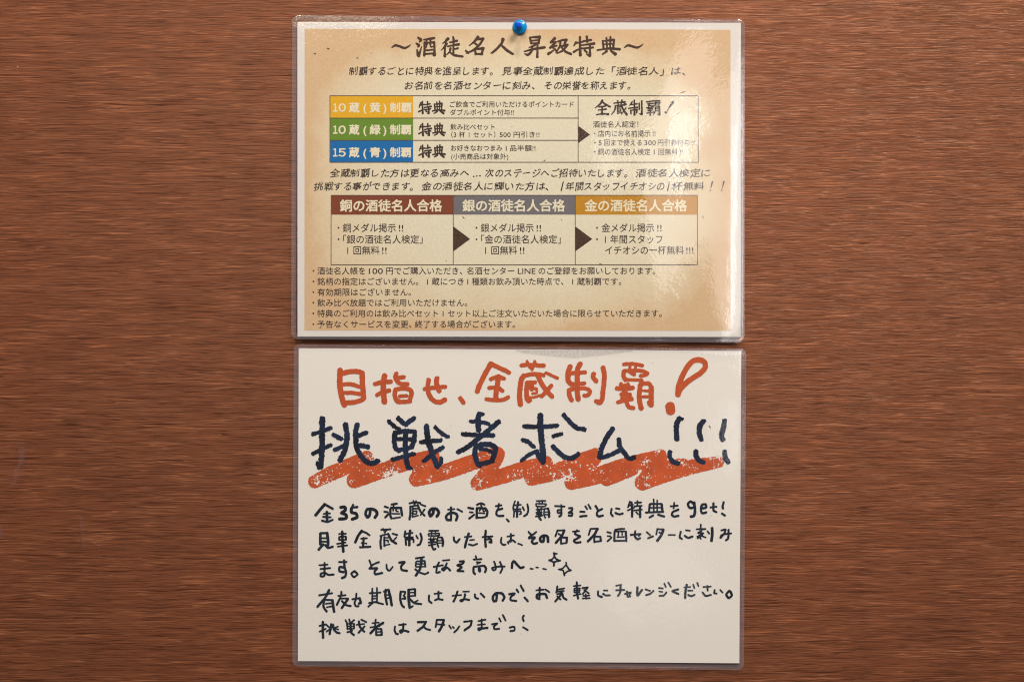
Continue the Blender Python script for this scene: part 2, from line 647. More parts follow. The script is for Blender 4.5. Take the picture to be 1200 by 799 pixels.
# ------------------------------------------------------------------ printed type
def thicken(P, F, grow, rough=0.0, seed=1, res=0.2):
    """set type made heavier: P, F filled outlines in photo pixels"""
    r = grow + 1.0
    xa, ya = P[:, 0].min() - r, P[:, 1].min() - r
    nx = int((P[:, 0].max() + r - xa) / res) + 2
    ny = int((P[:, 1].max() + r - ya) / res) + 2
    gx, gy = xa + np.arange(nx) * res, ya + np.arange(ny) * res
    ins = np.zeros((ny, nx), bool)
    cnt = {}
    for g in F:
        for k in range(len(g)):
            e = (min(g[k], g[k - 1]), max(g[k], g[k - 1]))
            cnt[e] = cnt.get(e, 0) + 1
        for k in range(1, len(g) - 1):
            a, b, c = P[g[0]], P[g[k]], P[g[k + 1]]
            i0 = max(0, int((min(a[0], b[0], c[0]) - xa) / res))
            i1 = int((max(a[0], b[0], c[0]) - xa) / res) + 2
            j0 = max(0, int((min(a[1], b[1], c[1]) - ya) / res))
            j1 = int((max(a[1], b[1], c[1]) - ya) / res) + 2
            X, Y = gx[None, i0:i1], gy[j0:j1, None]

            def side(p, q):
                return (q[0] - p[0]) * (Y - p[1]) - (q[1] - p[1]) * (X - p[0])
            s1, s2, s3 = side(a, b), side(b, c), side(c, a)
            ins[j0:j1, i0:i1] |= ((s1 >= 0) & (s2 >= 0) & (s3 >= 0)) | ((s1 <= 0) & (s2 <= 0) & (s3 <= 0))
    d = np.full((ny, nx), 3.0)
    for (a, b), c in cnt.items():
        if c != 1:
            continue
        p, q = P[a], P[b]
        L = np.hypot(*(q - p))
        R = grow + 0.7
        i0 = max(0, int((min(p[0], q[0]) - R - xa) / res))
        i1 = int((max(p[0], q[0]) + R - xa) / res) + 2
        j0 = max(0, int((min(p[1], q[1]) - R - ya) / res))
        j1 = int((max(p[1], q[1]) + R - ya) / res) + 2
        X, Y = gx[None, i0:i1], gy[j0:j1, None]
        t = np.clip(((X - p[0]) * (q[0] - p[0]) + (Y - p[1]) * (q[1] - p[1])) / max(L * L, 1e-9), 0, 1)
        dd = np.hypot(X - p[0] - t * (q[0] - p[0]), Y - p[1] - t * (q[1] - p[1]))
        sub = d[j0:j1, i0:i1]
        np.minimum(sub, dd, out=sub)
    f = np.where(ins, -d, d) - grow
    if rough:
        X, Y = np.meshgrid(gx, gy)
        f = f + rough * vnoise(X, Y, 1.1, seed)
    return contour(f, gx, gy, res)


def type_mesh(text, bold=0.0):
    cu = bpy.data.curves.new('type', 'FONT')
    cu.body = text
    cu.size = 1.0
    cu.resolution_u = 3
    cu.offset = bold
    cu.fill_mode = 'FRONT'
    o = bpy.data.objects.new('type', cu)
    S.collection.objects.link(o)
    dg = bpy.context.evaluated_depsgraph_get()
    me = bpy.data.meshes.new_from_object(o.evaluated_get(dg))
    n = len(me.vertices)
    co = np.zeros(n * 3)
    me.vertices.foreach_get('co', co)
    co = co.reshape(-1, 3)[:, :2]
    F = [tuple(p.vertices) for p in me.polygons]
    # the fill may face either way
    if F:
        ar = 0
        for f in F[:40]:
            P = co[list(f)]
            ar += np.sum(P[:, 0] * np.roll(P[:, 1], -1) - np.roll(P[:, 0], -1) * P[:, 1])
        if ar < 0:
            F = [f[::-1] for f in F]
    bpy.data.objects.remove(o)
    bpy.data.curves.remove(cu)
    bpy.data.meshes.remove(me)
    return co, F


def type_line(sh, name, segs, cy, em, material, parent, lift, bold=0.0, brush=False, label=None, heavy=None):
    """segs: (text, x0, x1) in photo pixels; cy middle of the line"""
    V, F = [], []
    k = 0
    for text, x0, x1 in segs:
        co, f = type_mesh(text, bold)
        if not len(co):
            continue
        a, b = co[:, 0].min(), co[:, 0].max()
        sx = (x1 - x0) / (b - a)
        lx = (co[:, 0] - a) * sx
        ly = co[:, 1].copy()
        if brush:
            pitch = sx * 1.0
            loc = ((co[:, 0]) % 1.0) - 0.5
            cell = np.floor(co[:, 0])
            ly = (ly - 0.38) * (0.93 + 0.07 * np.sin(cell * 2.7)) + 0.38
            ly = ly + 0.13 * loc
            lx = lx + (ly - 0.38) * 0.10 * em - 0.03 * em * np.cos(cell * 3.1)
        X = x0 + lx
        Y = cy - (ly - 0.38) * em
        P = np.stack([X, Y], 1)
        if heavy is not None:
            P, f = thicken(P, f, heavy, 0.16 if brush else 0.0, len(V) + 3)
            co = P
        V.append(P)
        F += [tuple(i + k for i in g) for g in f]
        k += len(co)
    V = np.concatenate(V)
    o = link(name, sh.pts(V[:, 0], V[:, 1], lift), F, material, parent)
    if label:
        o['label'] = label
    return o


def rules(sh, lines, w, material, parent, lift, name):
    """printed rules of a table: (x0,y0,x1,y1)"""
    V, F = [], []
    for x0, y0, x1, y1 in lines:
        hor = abs(x1 - x0) > abs(y1 - y0)
        L = max(abs(x1 - x0), abs(y1 - y0))
        n = max(2, int(L / 8))
        for i in range(n):
            a, b = i / n, (i + 1) / n
            if hor:
                xs = (x0 + (x1 - x0) * a, x0 + (x1 - x0) * b)
                q = [(xs[0], y0 - w / 2), (xs[0], y0 + w / 2), (xs[1], y0 + w / 2), (xs[1], y0 - w / 2)]
            else:
                ys = (y0 + (y1 - y0) * a, y0 + (y1 - y0) * b)
                q = [(x0 - w / 2, ys[0]), (x0 - w / 2, ys[1]), (x0 + w / 2, ys[1]), (x0 + w / 2, ys[0])]
            k = len(V)
            V += q
            F.append((k, k + 1, k + 2, k + 3))
    V = np.array(V)
    return link(name, sh.pts(V[:, 0], V[:, 1], lift), F, material, parent)


def tri(sh, name, a, b, c, material, parent, lift):
    V, F = [], []
    n = 6
    # fan of strips from the base a-b to the apex c
    a, b, c = map(np.array, (a, b, c))
    for i in range(n + 1):
        t = i / n
        V += [a + (c - a) * t, b + (c - b) * t]
    for i in range(n):
        F.append((2 * i, 2 * i + 1, 2 * i + 3, 2 * i + 2) if i < n - 1 else (2 * i, 2 * i + 1, 2 * i + 2))
    V = np.array(V, float)
    return link(name, sh.pts(V[:, 0], V[:, 1], lift), F, material, parent)


# ------------------------------------------------------------------ the wall
def build_wall():
    V = [(-0.9, 0, -0.7), (0.9, 0, -0.7), (0.9, 0, 0.7), (-0.9, 0, 0.7),
         (-0.9, 0.02, -0.7), (0.9, 0.02, -0.7), (0.9, 0.02, 0.7), (-0.9, 0.02, 0.7)]
    F = [(0, 1, 2, 3), (5, 4, 7, 6), (1, 5, 6, 2), (4, 0, 3, 7), (3, 2, 6, 7), (4, 5, 1, 0)]
    w = link('wall', V, F, M_wall)
    w['kind'] = 'structure'
    flat = Sheet(lambda x, y: 0 * x, (600, 399.5))
    flat.k = 1.0
    for tr in ('w6:26,527 26,534 24,543 ;w4:24,543 20,550 17,566',
               'w3:95,605 97,620 99,640',
               'w5:1,618 2,628'):
        V, F = marks([(0, 0, 1, 4, tr)], res=0.6, rough=0.8, seed=7)
        link('scuff_mark', flat.pts(V[:, 0], V[:, 1], 0.0003), F, M_scuff, w)
    V, F = marks([(0, 0, 1, 2.0, '21,79')], res=0.4, rough=0.2, seed=3)
    link('dust_speck', flat.pts(V[:, 0], V[:, 1], 0.0004), F, simple('pale_dust', (0.35, 0.33, 0.36)), w)


build_wall()

# ------------------------------------------------------------------ upper notice
L_PRINT, L_CELL, L_TEXT = 0.00006, 0.00012, 0.00018


def build_upper():
    sh = Sheet(h_upper, (609, 211))
    t = thing('laminated_notice', 'laminated tan parchment notice with two printed tables, held by one blue push pin',
              'notice', sh.o, 'laminated notices on the wall')
    sheet_patch(sh, 'paper_sheet', [(348.2, 25.7), (868.6, 26.7), (867.2, 394.8), (349.2, 394.4)], 0.0, M_paper, t, thick=0.00012)
    sheet_patch(sh, 'parchment_print', [(356.8, 33.8), (856.3, 34.9), (855.6, 387.6), (357.3, 387.3)], L_PRINT, M_parch, t)

    # heading in brush lettering
    C1, C2 = (450, 35, 7.5, 14), (600, 35, 7.5, 14)
    head = [
        (*C1, '70,155,8 100,137,17 140,147,17 180,161,17 215,147,11 232,132,5'),
        (*C1, '''300,70,15 325,90,22 312,108,8; 283,120,10 305,137,22 298,152,8; 290,175,8 300,222,26; 305,230,24 318,190,13 330,150,6;
              350,88,10 400,80,17 440,74,19; 374,85,14 371,128,14; 408,80,13 407,128,13; 354,112,13 356,170,15 354,225,20;
              360,118,12 400,113,12 440,112,20; 442,112,18 444,170,16 442,222,26; 378,125,12 368,160,8; 406,125,11 412,150,11 430,148,10;
              370,182,12 425,176,12; 365,214,13 435,208,13'''),
        (*C1, '''562,80,25 540,103,15 515,120,5; 548,125,23 525,158,12 503,180,4; 536,150,16 534,190,15 535,232,22;
              608,65,15 614,100,19; 580,112,11 640,98,19; 558,148,11 610,136,14 657,130,20; 614,100,15 610,150,15 610,205,16;
              620,170,11 650,163,14; 585,165,19 577,195,13 553,218,6; 575,195,8 620,224,18 690,236,16'''),
        (*C1, '''825,66,26 800,98,18 750,140,6; 808,86,10 870,80,24; 872,82,18 840,130,18 785,180,17 725,206,8; 720,185,14 740,205,16;
              790,112,14 815,132,15; 800,178,15 806,215,18; 805,172,11 872,164,24; 872,166,18 858,215,16; 806,214,14 862,214,20'''),
        (*C1, '1045,85,28 1036,115,20 1000,160,19 955,200,16 940,205,7; 1028,132,15 1080,180,22 1132,214,17'),
        (*C2, '''158,70,17 170,118,18; 165,66,10 242,64,25; 242,68,18 234,120,18; 180,95,12 225,92,12; 178,120,12 228,116,12;
              212,128,18 185,143,14 150,156,7; 108,192,9 180,172,18 286,155,20; 178,150,14 172,190,16 142,220,20 112,212,6;
              224,140,14 224,190,16 222,240,20; 220,245,8'''),
        (*C2, '''376,76,23 340,112,15; 340,112,13 385,108,13; 385,110,15 335,158,15; 335,160,12 392,140,13; 370,110,14 362,160,14;
              320,212,22 345,196,14 378,172,8; 378,170,13 396,196,10; 405,104,13 440,92,14 478,90,22; 478,92,16 460,132,16 490,132,15;
              428,100,14 418,150,15 385,200,7; 436,144,13 484,136,20; 484,140,16 444,184,15 395,208,7; 430,148,12 470,192,18 518,214,19'''),
        (*C2, '''562,112,17 545,140,8; 555,120,12 622,106,13; 598,66,18 598,140,16 600,222,25; 543,196,17 570,180,13 618,160,7;
              658,60,18 662,108,15; 624,102,12 695,90,18; 608,138,12 660,130,13 722,122,21; 612,166,12 712,156,16;
              686,130,14 686,180,15 684,228,25; 684,232,18 655,214,7; 640,182,18 657,198,15'''),
        (*C2, '''798,98,14 805,160,16; 800,100,9 895,90,21; 898,92,16 890,155,16; 830,74,15 836,160,12; 866,64,15 862,160,12;
              805,130,10 890,124,10; 752,180,12 800,172,12 860,165,18 946,172,21; 832,190,19 796,216,10; 868,184,14 908,214,27'''),
        (*C2, '990,155,8 1020,137,17 1060,147,17 1098,157,17 1130,145,11 1152,128,5'),
    ]
    draw(sh, 'heading', head, M_brush, t, L_TEXT, rough=0.10, res=0.2, seed=5, grow=0.26)

    B = dict(brush=True, heavy=0.10)
    type_line(sh, 'text_line', [('制覇するごとに特典を進呈します。', 409.5, 577.5), ('見事全蔵制覇達成した', 589, 707.8),
                                ('「酒徒名人」は、', 717.3, 803)], 83.4, 11.2, M_ink, t, L_TEXT, **B)
    type_line(sh, 'text_line', [('お名前を名酒センターに刻み、', 474.8, 626.6), ('その栄誉を称えます。', 638.5, 738.5)],
              100.4, 11.2, M_ink, t, L_TEXT, **B)
    type_line(sh, 'text_line', [('全蔵制覇した方は更なる高みへ', 387.5, 549.6), ('...', 555, 564), ('次のステージへご招待いたします。', 569, 735),
                                ('酒徒名人検定に', 745.6, 832)], 203, 11.2, M_ink, t, L_TEXT, **B)
    type_line(sh, 'text_line', [('挑戦する事ができます。', 368.7, 484.6), ('金の酒徒名人に輝いた方は、', 494.8, 643.3),
                                ('年間スタッフイチオシの', 663.3, 778.7), ('杯無料', 787.4, 825.4)], 218.5, 11.2, M_ink, t, L_TEXT, **B)

    draw(sh, 'text_line', [(0, 0, 1, 1.4, '''660,213.6,1.3 657.6,223.6,1.6; 784.4,213.6,1.3 782,223.6,1.6;
         834.6,213.4,2.0 832.8,220.4,0.9; 832.1,223.2,1.5 831.9,223.6,1.5; 848,213.4,2.0 846.2,220.4,0.9; 845.5,223.2,1.5 845.3,223.6,1.5''')],
         M_ink, t, L_TEXT, rough=0.06, res=0.2, seed=8)
    # ---- first table
    tb = rules(sh, [(386.7, 112.5, 818.2, 112.5), (386.7, 138.7, 677.5, 138.7), (386.7, 164.8, 677.5, 164.8),
                    (386.7, 190.5, 818.2, 190.5), (386.7, 112.5, 386.7, 190.5), (677.5, 112.5, 677.5, 190.5),
                    (818.2, 112.5, 818.2, 190.5)], 0.85, M_line, t, L_TEXT, 'reward_table')
    rows = ((113.0, 138.3, M_yellow, '１０', '黄', 126.3, 'yellow printed cell'), (139.1, 164.4, M_green, '１０', '緑', 152.2, 'green printed cell'),
            (165.2, 190.1, M_blue, '１５', '青', 178.8, 'blue printed cell'))
    for y0, y1, m, num, ch, cy, lb in rows:
        c = sheet_patch(sh, 'table_cell', [(387.2, y0), (484.2, y0), (484.2, y1), (387.2, y1)], L_CELL, m, tb, 12, 4)
        c['label'] = lb
        type_line(sh, 'cell_text', [(num[0], 390.6, 395.4), (num[1], 397.0, 405.0), ('蔵', 409.3, 421), ('(', 426.2, 429.2), (ch, 433.5, 445.7),
                                    (')', 449.5, 452.5), ('制覇', 457.2, 481.9)], cy, 12.3, M_cream, tb, L_TEXT, heavy=0.34)
    for dx, dy in ((0, 0), (3, 221), (3, 438)):
        C = (480 + dx / 8.571, 112 + dy / 8.571, 8.571, 12)
        draw(sh, 'cell_text', [
            (*C, '''112,76,13 96,122,8; 100,98,11 148,92,12; 128,64,15 130,120,14 132,180,20; 92,164,15 120,150,11 150,138,7;
                 180,64,14 181,98,12; 155,96,11 205,86,14; 148,122,11 216,112,16; 152,144,10 210,136,13; 192,115,13 192,178,21; 182,182,9;
                 163,154,15 173,166,11'''),
            (*C, '''250,88,13 256,146,14; 250,90,9 325,82,18; 326,84,14 320,144,13; 274,70,13 279,146,11; 302,60,13 299,146,11;
                 256,116,9 320,112,9; 230,158,12 290,148,14 352,154,17; 277,164,15 245,182,8; 308,160,11 340,180,21''')],
             M_ink, tb, L_TEXT, rough=0.08, res=0.2, seed=11, grow=0.14)
    for segs, cy in (([('ご飲食でご利用いただけるポイントカード', 527.3, 672.3)], 122.5),
                     ([('ダブルポイント付与!!', 527.3, 602)], 132.0),
                     ([('飲み比べセット', 527.8, 580)], 149.0),
                     ([('（3 杯 1 セット）', 528.8, 580.6), ('500 円引き!!', 585.6, 632.2)], 158.0),
                     ([('お好きなおつまみ', 528.4, 588.6), ('I', 592.75, 593.75), ('品半額!!', 597.8, 627.5)], 173.8),
                     ([('(小売商品は対象外)', 528.8, 595.7)], 183.7)):
        type_line(sh, 'cell_text', segs, cy, 7.7, M_ink, tb, L_TEXT, bold=0.004)
    C = (670, 112, 8, 12)
    draw(sh, 'cell_text', [
        (*C, '''286,50,20 265,82,16 218,120,6; 285,58,11 315,84,17 358,106,16; 255,108,11 312,102,14; 250,138,10 322,130,14;
             285,104,14 284,178,16; 233,182,12 290,173,14 342,178,19'''),
        (*C, '''393,74,10 500,62,16; 430,50,15 436,86,11; 471,45,15 462,86,11; 405,98,10 505,88,15; 412,96,15 402,140,14 373,182,6;
             430,112,12 431,168,13; 430,112,9 462,108,9; 440,130,9 462,128,9; 458,128,9 456,150,9; 438,150,9 460,148,9; 430,170,9 470,160,9;
             466,88,13 482,132,17 516,180,20; 508,118,12 466,176,8; 490,72,9 512,84,11'''),
        (*C, '''566,62,14 544,94,8; 552,88,9 612,80,13; 534,122,10 616,112,13; 586,48,15 588,120,14 588,182,19; 554,140,13 555,172,11;
             555,140,8 612,134,16; 612,138,13 608,164,12; 632,74,13 634,132,13; 656,54,15 657,120,14 656,176,20; 654,180,14 636,172,7'''),
        (*C, '''700,62,9 760,54,11 822,52,16; 732,60,9 730,92,9; 786,58,9 786,90,9; 714,76,13 722,98,11; 716,80,8 826,70,16; 824,74,12 814,94,11;
             725,98,9 815,92,9; 702,118,9 768,108,11; 720,104,9 722,128,9; 752,102,9 750,126,9; 714,130,9 757,126,9; 714,146,9 760,140,9;
             736,125,12 736,188,15; 702,168,9 768,158,11; 786,112,12 782,150,11 764,184,6; 787,112,8 820,108,17; 822,112,14 822,180,20;
             788,130,8 816,128,8; 786,148,8 816,146,8; 818,184,12 804,176,6'''),
        (*C, '946,66,28 918,108,15 892,150,6; 879,160,19 884,164,17')], M_ink, tb, L_TEXT, rough=0.08, res=0.2, seed=12, grow=0.12)
    for segs, cy in (([('酒徒名人認定！', 695, 748)], 146.0),
                     ([('・', 696.2, 697.8), ('店内にお名前掲示', 700.8, 762), ('!!', 764.8, 768)], 156.8),
                     ([('・', 696.2, 697.8), ('5', 701.3, 705), ('回まで使える', 707.8, 752), ('300', 755, 768.5), ('円引券付与', 770.7, 808), ('!!', 810.4, 814)], 167.4),
                     ([('・', 696.2, 697.8), ('銅の酒徒名人検定', 700.8, 762), ('I', 766.00, 767.00), ('回無料', 771.5, 794), ('!!', 796.8, 800)], 178.2)):
        type_line(sh, 'cell_text', segs, cy, 8.2, M_ink, tb, L_TEXT, bold=0.003)
    tri(sh, 'arrow', (677.9, 148.0), (677.9, 167.9), (691.4, 158.1), M_brush, tb, L_CELL)

    # ---- second table
    tb = rules(sh, [(388.3, 229.2, 817, 229.2), (388.3, 310.5, 817, 310.5), (388.3, 229.2, 388.3, 310.5),
                    (531.3, 229.2, 531.3, 310.5), (674, 229.2, 674, 310.5), (817, 229.2, 817, 310.5)],
               0.85, M_line, t, L_TEXT, 'rank_table')
    for x0, x1, m, ch, a, b, lb in ((388.8, 530.9, M_copper, '銅', 398.8, 518, 'copper brown header cell'),
                                    (531.8, 673.6, M_silver, '銀', 542.3, 661.8, 'grey header cell'),
                                    (674.5, 816.5, M_gold, '金', 685.2, 804.6, 'gold header cell')):
        c = sheet_patch(sh, 'table_cell', [(x0, 229.7), (x1, 229.7), (x1, 251.8), (x0, 251.8)], L_CELL, m, tb, 18, 3)
        c['label'] = lb
        type_line(sh, 'cell_text', [(ch + 'の酒徒名人合格', a, b)], 241.2, 14.8, M_cream, tb, L_TEXT, heavy=0.36)
    for segs, cy in (([('・', 396, 398), ('銅メダル掲示', 402.0, 464), ('!!', 467.5, 472.8)], 267.2),
                     ([('・', 396, 398), ('「銀の酒徒名人検定」', 402.5, 495.4)], 280.6),
                     ([('I', 407.30, 408.30), ('回無料', 414.5, 445), ('!!', 448, 453.3)], 293.4),
                     ([('・', 557.5, 559.5), ('銀メダル掲示', 563.5, 625.3), ('!!', 628.7, 634)], 267.2),
                     ([('・', 557.5, 559.5), ('「金の酒徒名人検定」', 564, 656.9)], 280.6),
                     ([('I', 568.60, 569.60), ('回無料', 575.8, 606.2), ('!!', 609.2, 614.5)], 293.4),
                     ([('・', 698.5, 700.5), ('金メダル掲示', 704.8, 766.3), ('!!', 769.8, 775)], 267.2),
                     ([('・', 698.5, 700.5), ('I', 708.80, 709.80), ('年間スタッフ', 715.0, 776)], 280.6),
                     ([('イチオシの一杯無料', 709, 801), ('!!!', 803.8, 811.9)], 293.4)):
        type_line(sh, 'cell_text', segs, cy, 10.9, M_ink, tb, L_TEXT, bold=0.004)
    tri(sh, 'arrow', (531.7, 265.8), (531.7, 294.6), (551, 280.3), M_brush, tb, L_CELL)
    tri(sh, 'arrow', (674.4, 265.8), (674.4, 294.6), (694, 280.3), M_brush, tb, L_CELL)

    # ---- conditions
    DOT = ('・', 366.7, 368.7)
    for segs, cy in (([DOT, ('酒徒名人帳を', 372.3, 428.3), ('100', 432.5, 449), ('円でご購入いただき、', 452.8, 541.8), ('名酒センター', 547.2, 602.5), ('LINE', 606.8, 627.5),
                       ('のご登録をお願いしております。', 631, 767.5)], 317.5),
                     ([DOT, ('銘柄の指定はございません。', 372.3, 490.5), ('I', 500.70, 501.70), ('蔵につき', 506, 543.5), ('I', 547.75, 548.75), ('種類お飲み頂いた時点で、', 553, 660.2),
                       ('I', 670.45, 671.45), ('蔵制覇です。', 676, 727.9)], 329.9),
                     ([DOT, ('有効期限はございません。', 372.3, 481.9)], 342.4),
                     ([DOT, ('飲み比べ放題ではご利用いただけません。', 372.3, 547.7)], 354.7),
                     ([DOT, ('特典のご利用のは飲み比べセット', 372.3, 513.5), ('I', 518.95, 519.95), ('セット以上ご注文いただいた場合に限らせていただきます。', 525, 775)], 367.2),
                     ([DOT, ('予告なくサービスを変更、', 372.3, 482.5), ('終了する場合がございます。', 486.5, 603.6)], 379.9)):
        type_line(sh, 'text_line', segs, cy, 9.4, M_ink, t, L_TEXT, bold=0.004)

    # flecks of the parchment artwork
    fl = '''w1.6:383.6,57 385.2,57.3; w1.4:368.2,63 369.6,63; w1.1:418.2,67.5 419.4,68.4;w1.0:435,62.5; w0.9:798,109.4 803,107.2; w1.2:793.6,133.4 795.4,132.8;
            w0.9:361,238; w0.9:600,148.5; w1:637.5,189 639,188; w0.9:658,258; w0.9:523,306; w1.3:702.5,309.8 704.5,310; w0.8:542,254 544,256; w0.8:661,377;
            w0.9:823,254 824,255.4; w0.8:846,72; w0.8:560,112; w0.8:631,84 '''
    for k, one in enumerate(fl.split(';')):
        draw(sh, 'dark_fleck', [(0, 0, 1, 1, one.strip())], M_speck, t, L_TEXT, rough=0.15, res=0.2, seed=3 + k)
    film(sh, [(342, 17.6), (873.6, 22.6), (871.6, 401.6), (341.6, 397.4)], t, 8.5)
    return sh


SH_UP = build_upper()

# ------------------------------------------------------------------ lower notice
def build_lower():
    sh = Sheet(h_lower, (608, 592))
    t = thing('laminated_notice', 'laminated white notice handwritten in navy and orange-red marker, below the parchment one',
              'notice', sh.o, 'laminated notices on the wall')
    sheet_patch(sh, 'paper_sheet', [(350.0, 407.9), (868.9, 410.8), (866.1, 776.2), (349.2, 773.8)], 0.0, M_paper2, t, thick=0.00012)

    A = [
        (380, 415, 10, 48, '''w62:187,190 182,300 190,420 212,520 236,592; w54:215,222 320,200 400,203 436,218; w58:445,220 447,320 455,430 462,505;
            w42:225,352 300,348 360,362 420,382; w42:235,452 330,450 420,464; w50:245,566 350,562 430,538 466,512;
            w48:597,347 680,326 780,320; w60:708,252 695,320 692,400 698,480 706,555; w44:620,475 690,440 762,424;
            w46:845,228 832,270 860,322 900,345 975,350; w44:930,266 870,278 838,288;
            w50:832,425 826,480 850,540 890,556; w46:838,412 920,398 1000,412 1024,440 1015,500 1000,545; w38:885,490 965,486; w46:862,556 930,556 1005,548'''),
        (500, 415, 10, 48, '''w44:-22,405 50,394 140,386 218,380; w50:24,300 14,370 22,450 50,510 100,552 160,560 214,532; w54:122,285 114,330 130,390 146,425;
            w46:395,515 430,565; w56:752,112 700,200 650,300 615,370 594,432; w48:752,112 830,148 900,180 964,214;
            w42:752,290 835,262 906,284; w42:735,392 820,386; w42:850,395 888,428; w56:842,262 830,350 814,440 812,520; w42:702,526 800,536 900,532 955,502'''),
        (600, 415, 10, 45, '''w44:112,130 180,122 240,126 372,132; w32:178,85 192,130 236,178; w32:268,85 255,130 236,175;
            w44:140,255 200,238 280,230 368,246; w32:400,217 460,246 534,280; w56:136,255 110,300 95,400 90,500 98,586;
            w50:176,335 170,430 176,520 195,545; w42:182,330 270,328; w60:226,350 232,400; w34:240,400 285,405; w26:286,410 292,445; w26:240,460 290,455; w26:185,470 190,500;
            w40:190,545 215,540; w26:215,508 270,500 320,482; w52:298,240 340,330 388,405 430,455 468,492; w44:462,366 430,402 390,450 348,490;
            w56:682,145 658,220 660,310 705,358; w42:690,222 770,216 856,210; w56:800,115 773,160 766,230 765,330 765,430 775,525;
            w42:680,348 760,348 848,340; w50:668,420 672,480 696,535; w42:680,412 780,398 870,402 912,425 905,465 870,485 848,482;
            w50:957,230 952,270 985,312; w52:1066,160 1082,220 1080,320 1066,430 1058,520 1030,565 990,550'''),
        (710, 415, 8.571, 38, '''w32:180,100 270,96 366,112; w26:246,110 236,160; w26:304,112 296,155; w38:182,172 176,215 196,256; w34:185,168 270,162 360,166 418,190 380,212 350,216;
            w42:245,175 282,198; w30:196,256 290,256 364,262; w34:152,298 145,335; w34:222,300 240,345; w42:112,342 190,346 268,336; w50:190,320 194,400 206,470;
            w40:158,402 240,404; w36:165,440 255,442; w34:120,482 190,462 262,450; w38:206,470 228,525 276,540;
            w46:346,312 336,400 340,480 355,540; w38:352,296 430,292 455,330; w48:455,330 456,420 455,508; w22:430,505 425,480; w22:365,366 432,366; w26:365,426 432,426;
            w50:725,405 730,330 760,240 810,140 870,72 940,56 990,80 998,130 950,188 870,240 800,292 748,352 725,400; w92:645,525 650,562'''),
    ]
    draw(sh, 'orange_heading', A, M_orange, t, L_TEXT, rough=0.26, seed=21, grow=0.28)

    Z = '''369,564,13 385,556,15 405,547,15 430,536,14; 430,537,14 424,549,15 415,562,15; 415,563,15 440,554,16 470,544,16 508,533,12;
           508,537,13 496,548,15 488,561,15; 488,561,15 520,553,16 555,541,16 583,532,15; 583,534,14 575,548,15 560,566,15;
           560,566,14 590,557,16 615,549,16 640,541,12; 640,543,14 632,552,14 623,560,14; 623,560,15 650,553,16 675,542,16 698,533,14;
           698,534,15 685,550,17 670,565,15; 670,565,15 700,557,17 735,545,17 774,534,13; 711,561,14 740,549,15; 774,536,14 765,550,15 753,565,15;
           753,565,16 780,556,15 810,547,15 842,541,11; 760,550,14 800,545,14 '''

    def crayon(f, X, Y):
        # dry, broken coverage: pores gather in patches, most along the lower edge and at the ends
        patch = vnoise(X * 0.7, Y * 1.6, 9, 31) * 0.6 + vnoise(X, Y, 4.0, 32) * 0.4
        for cx, cy, r in ((372, 563, 8), (455, 553, 16), (464, 553, 10), (562, 565, 9), (652, 553, 14), (668, 561, 8), (756, 563, 10), (838, 537, 9), (431, 536, 6),
                          (520, 553, 8), (410, 543, 6), (755, 540, 8), (812, 552, 8)):
            patch = patch + 0.85 * np.exp(-((X - cx) ** 2 + ((Y - cy) * 1.6) ** 2) / r ** 2)
        pore = vnoise(X, Y, 0.9, 33) * 0.6 + vnoise(X, Y, 1.7, 34) * 0.5
        g = pore + 0.62 * patch - 0.66
        return np.maximum(f + 0.4 * vnoise(X, Y, 1.0, 35), g)
    draw(sh, 'crayon_underline', [(0, 0, 1, 15, Z)], M_crayon, t, L_CELL, rough=0.2, seed=22, res=0.25, extra=crayon, grow=1.2)

    N = [
        (355, 480, 7.992, 40, '''w50:182,85 180,200 180,330 176,440 166,530; w36:138,500 152,540; w34:95,228 180,200 260,170; w34:95,410 180,366 258,332;
            w46:398,140 412,220 408,300 392,380 350,470; w36:288,232 360,272; w36:300,376 378,338;
            w46:508,142 495,220 498,310 520,390 560,450 610,492 660,498 698,480; w36:530,240 592,214; w38:535,332 612,346'''),
        (450, 480, 7.987, 40, '''w34:48,108 100,156 142,180; w40:135,82 180,125; w40:278,82 240,106 208,138;
            w40:102,215 94,290 112,358 142,382; w38:105,214 200,198 288,206; w42:288,206 284,280 254,350; w46:206,200 200,300 205,400 212,480 224,535; w26:224,545 256,545;
            w34:120,275 270,275; w34:130,378 252,352; w34:82,466 180,436 280,412;
            w36:350,302 440,292 530,286; w48:398,158 406,230 426,330 458,430 500,528; w32:500,530 530,500 536,455; w38:548,352 470,400 420,440 374,480; w32:480,162 530,212 596,250;
            w46:890,42 880,100 885,190; w30:890,38 925,40; w32:810,108 900,112 980,132; w38:740,228 880,236 1020,240; w42:1072,112 990,180 890,262 790,342 696,394;
            w44:860,330 850,420 870,488 894,520; w44:900,328 980,322 1040,350 1032,420 1010,478; w30:900,368 960,372 1010,396; w42:896,508 960,494 1006,480'''),
        (590, 480, 7.992, 40, '''w38:198,155 340,160 498,148; w52:346,55 345,160 360,300 370,400 372,485; w36:312,388 336,450 366,488; w36:182,282 230,300 284,345;
            w32:170,474 240,420 310,386; w32:470,246 545,226; w42:465,345 510,390 570,440 640,452 698,415; w38:565,48 620,112 690,170 758,184;
            w44:1022,178 960,270 915,370 902,440; w38:904,446 970,432 1040,404 1100,370'''),
        (720, 480, 7.987, 40, '''w40:42,280 46,330 90,400 138,456 182,444;
            w46:608,84 585,130 580,200 586,272; w30:612,80 634,86; w44:828,112 800,150 796,220 812,275; w26:828,108 846,102; w44:1030,105 1020,170 1005,230 1014,278;
            w40:520,395 520,440 550,486 594,500; w42:765,390 765,430 795,475 832,490; w42:1032,392 1036,440 1062,488'''),
    ]
    draw(sh, 'navy_heading', N, M_navy, t, L_TEXT, rough=0.5, seed=23, grow=0.35)

    G = 0.24
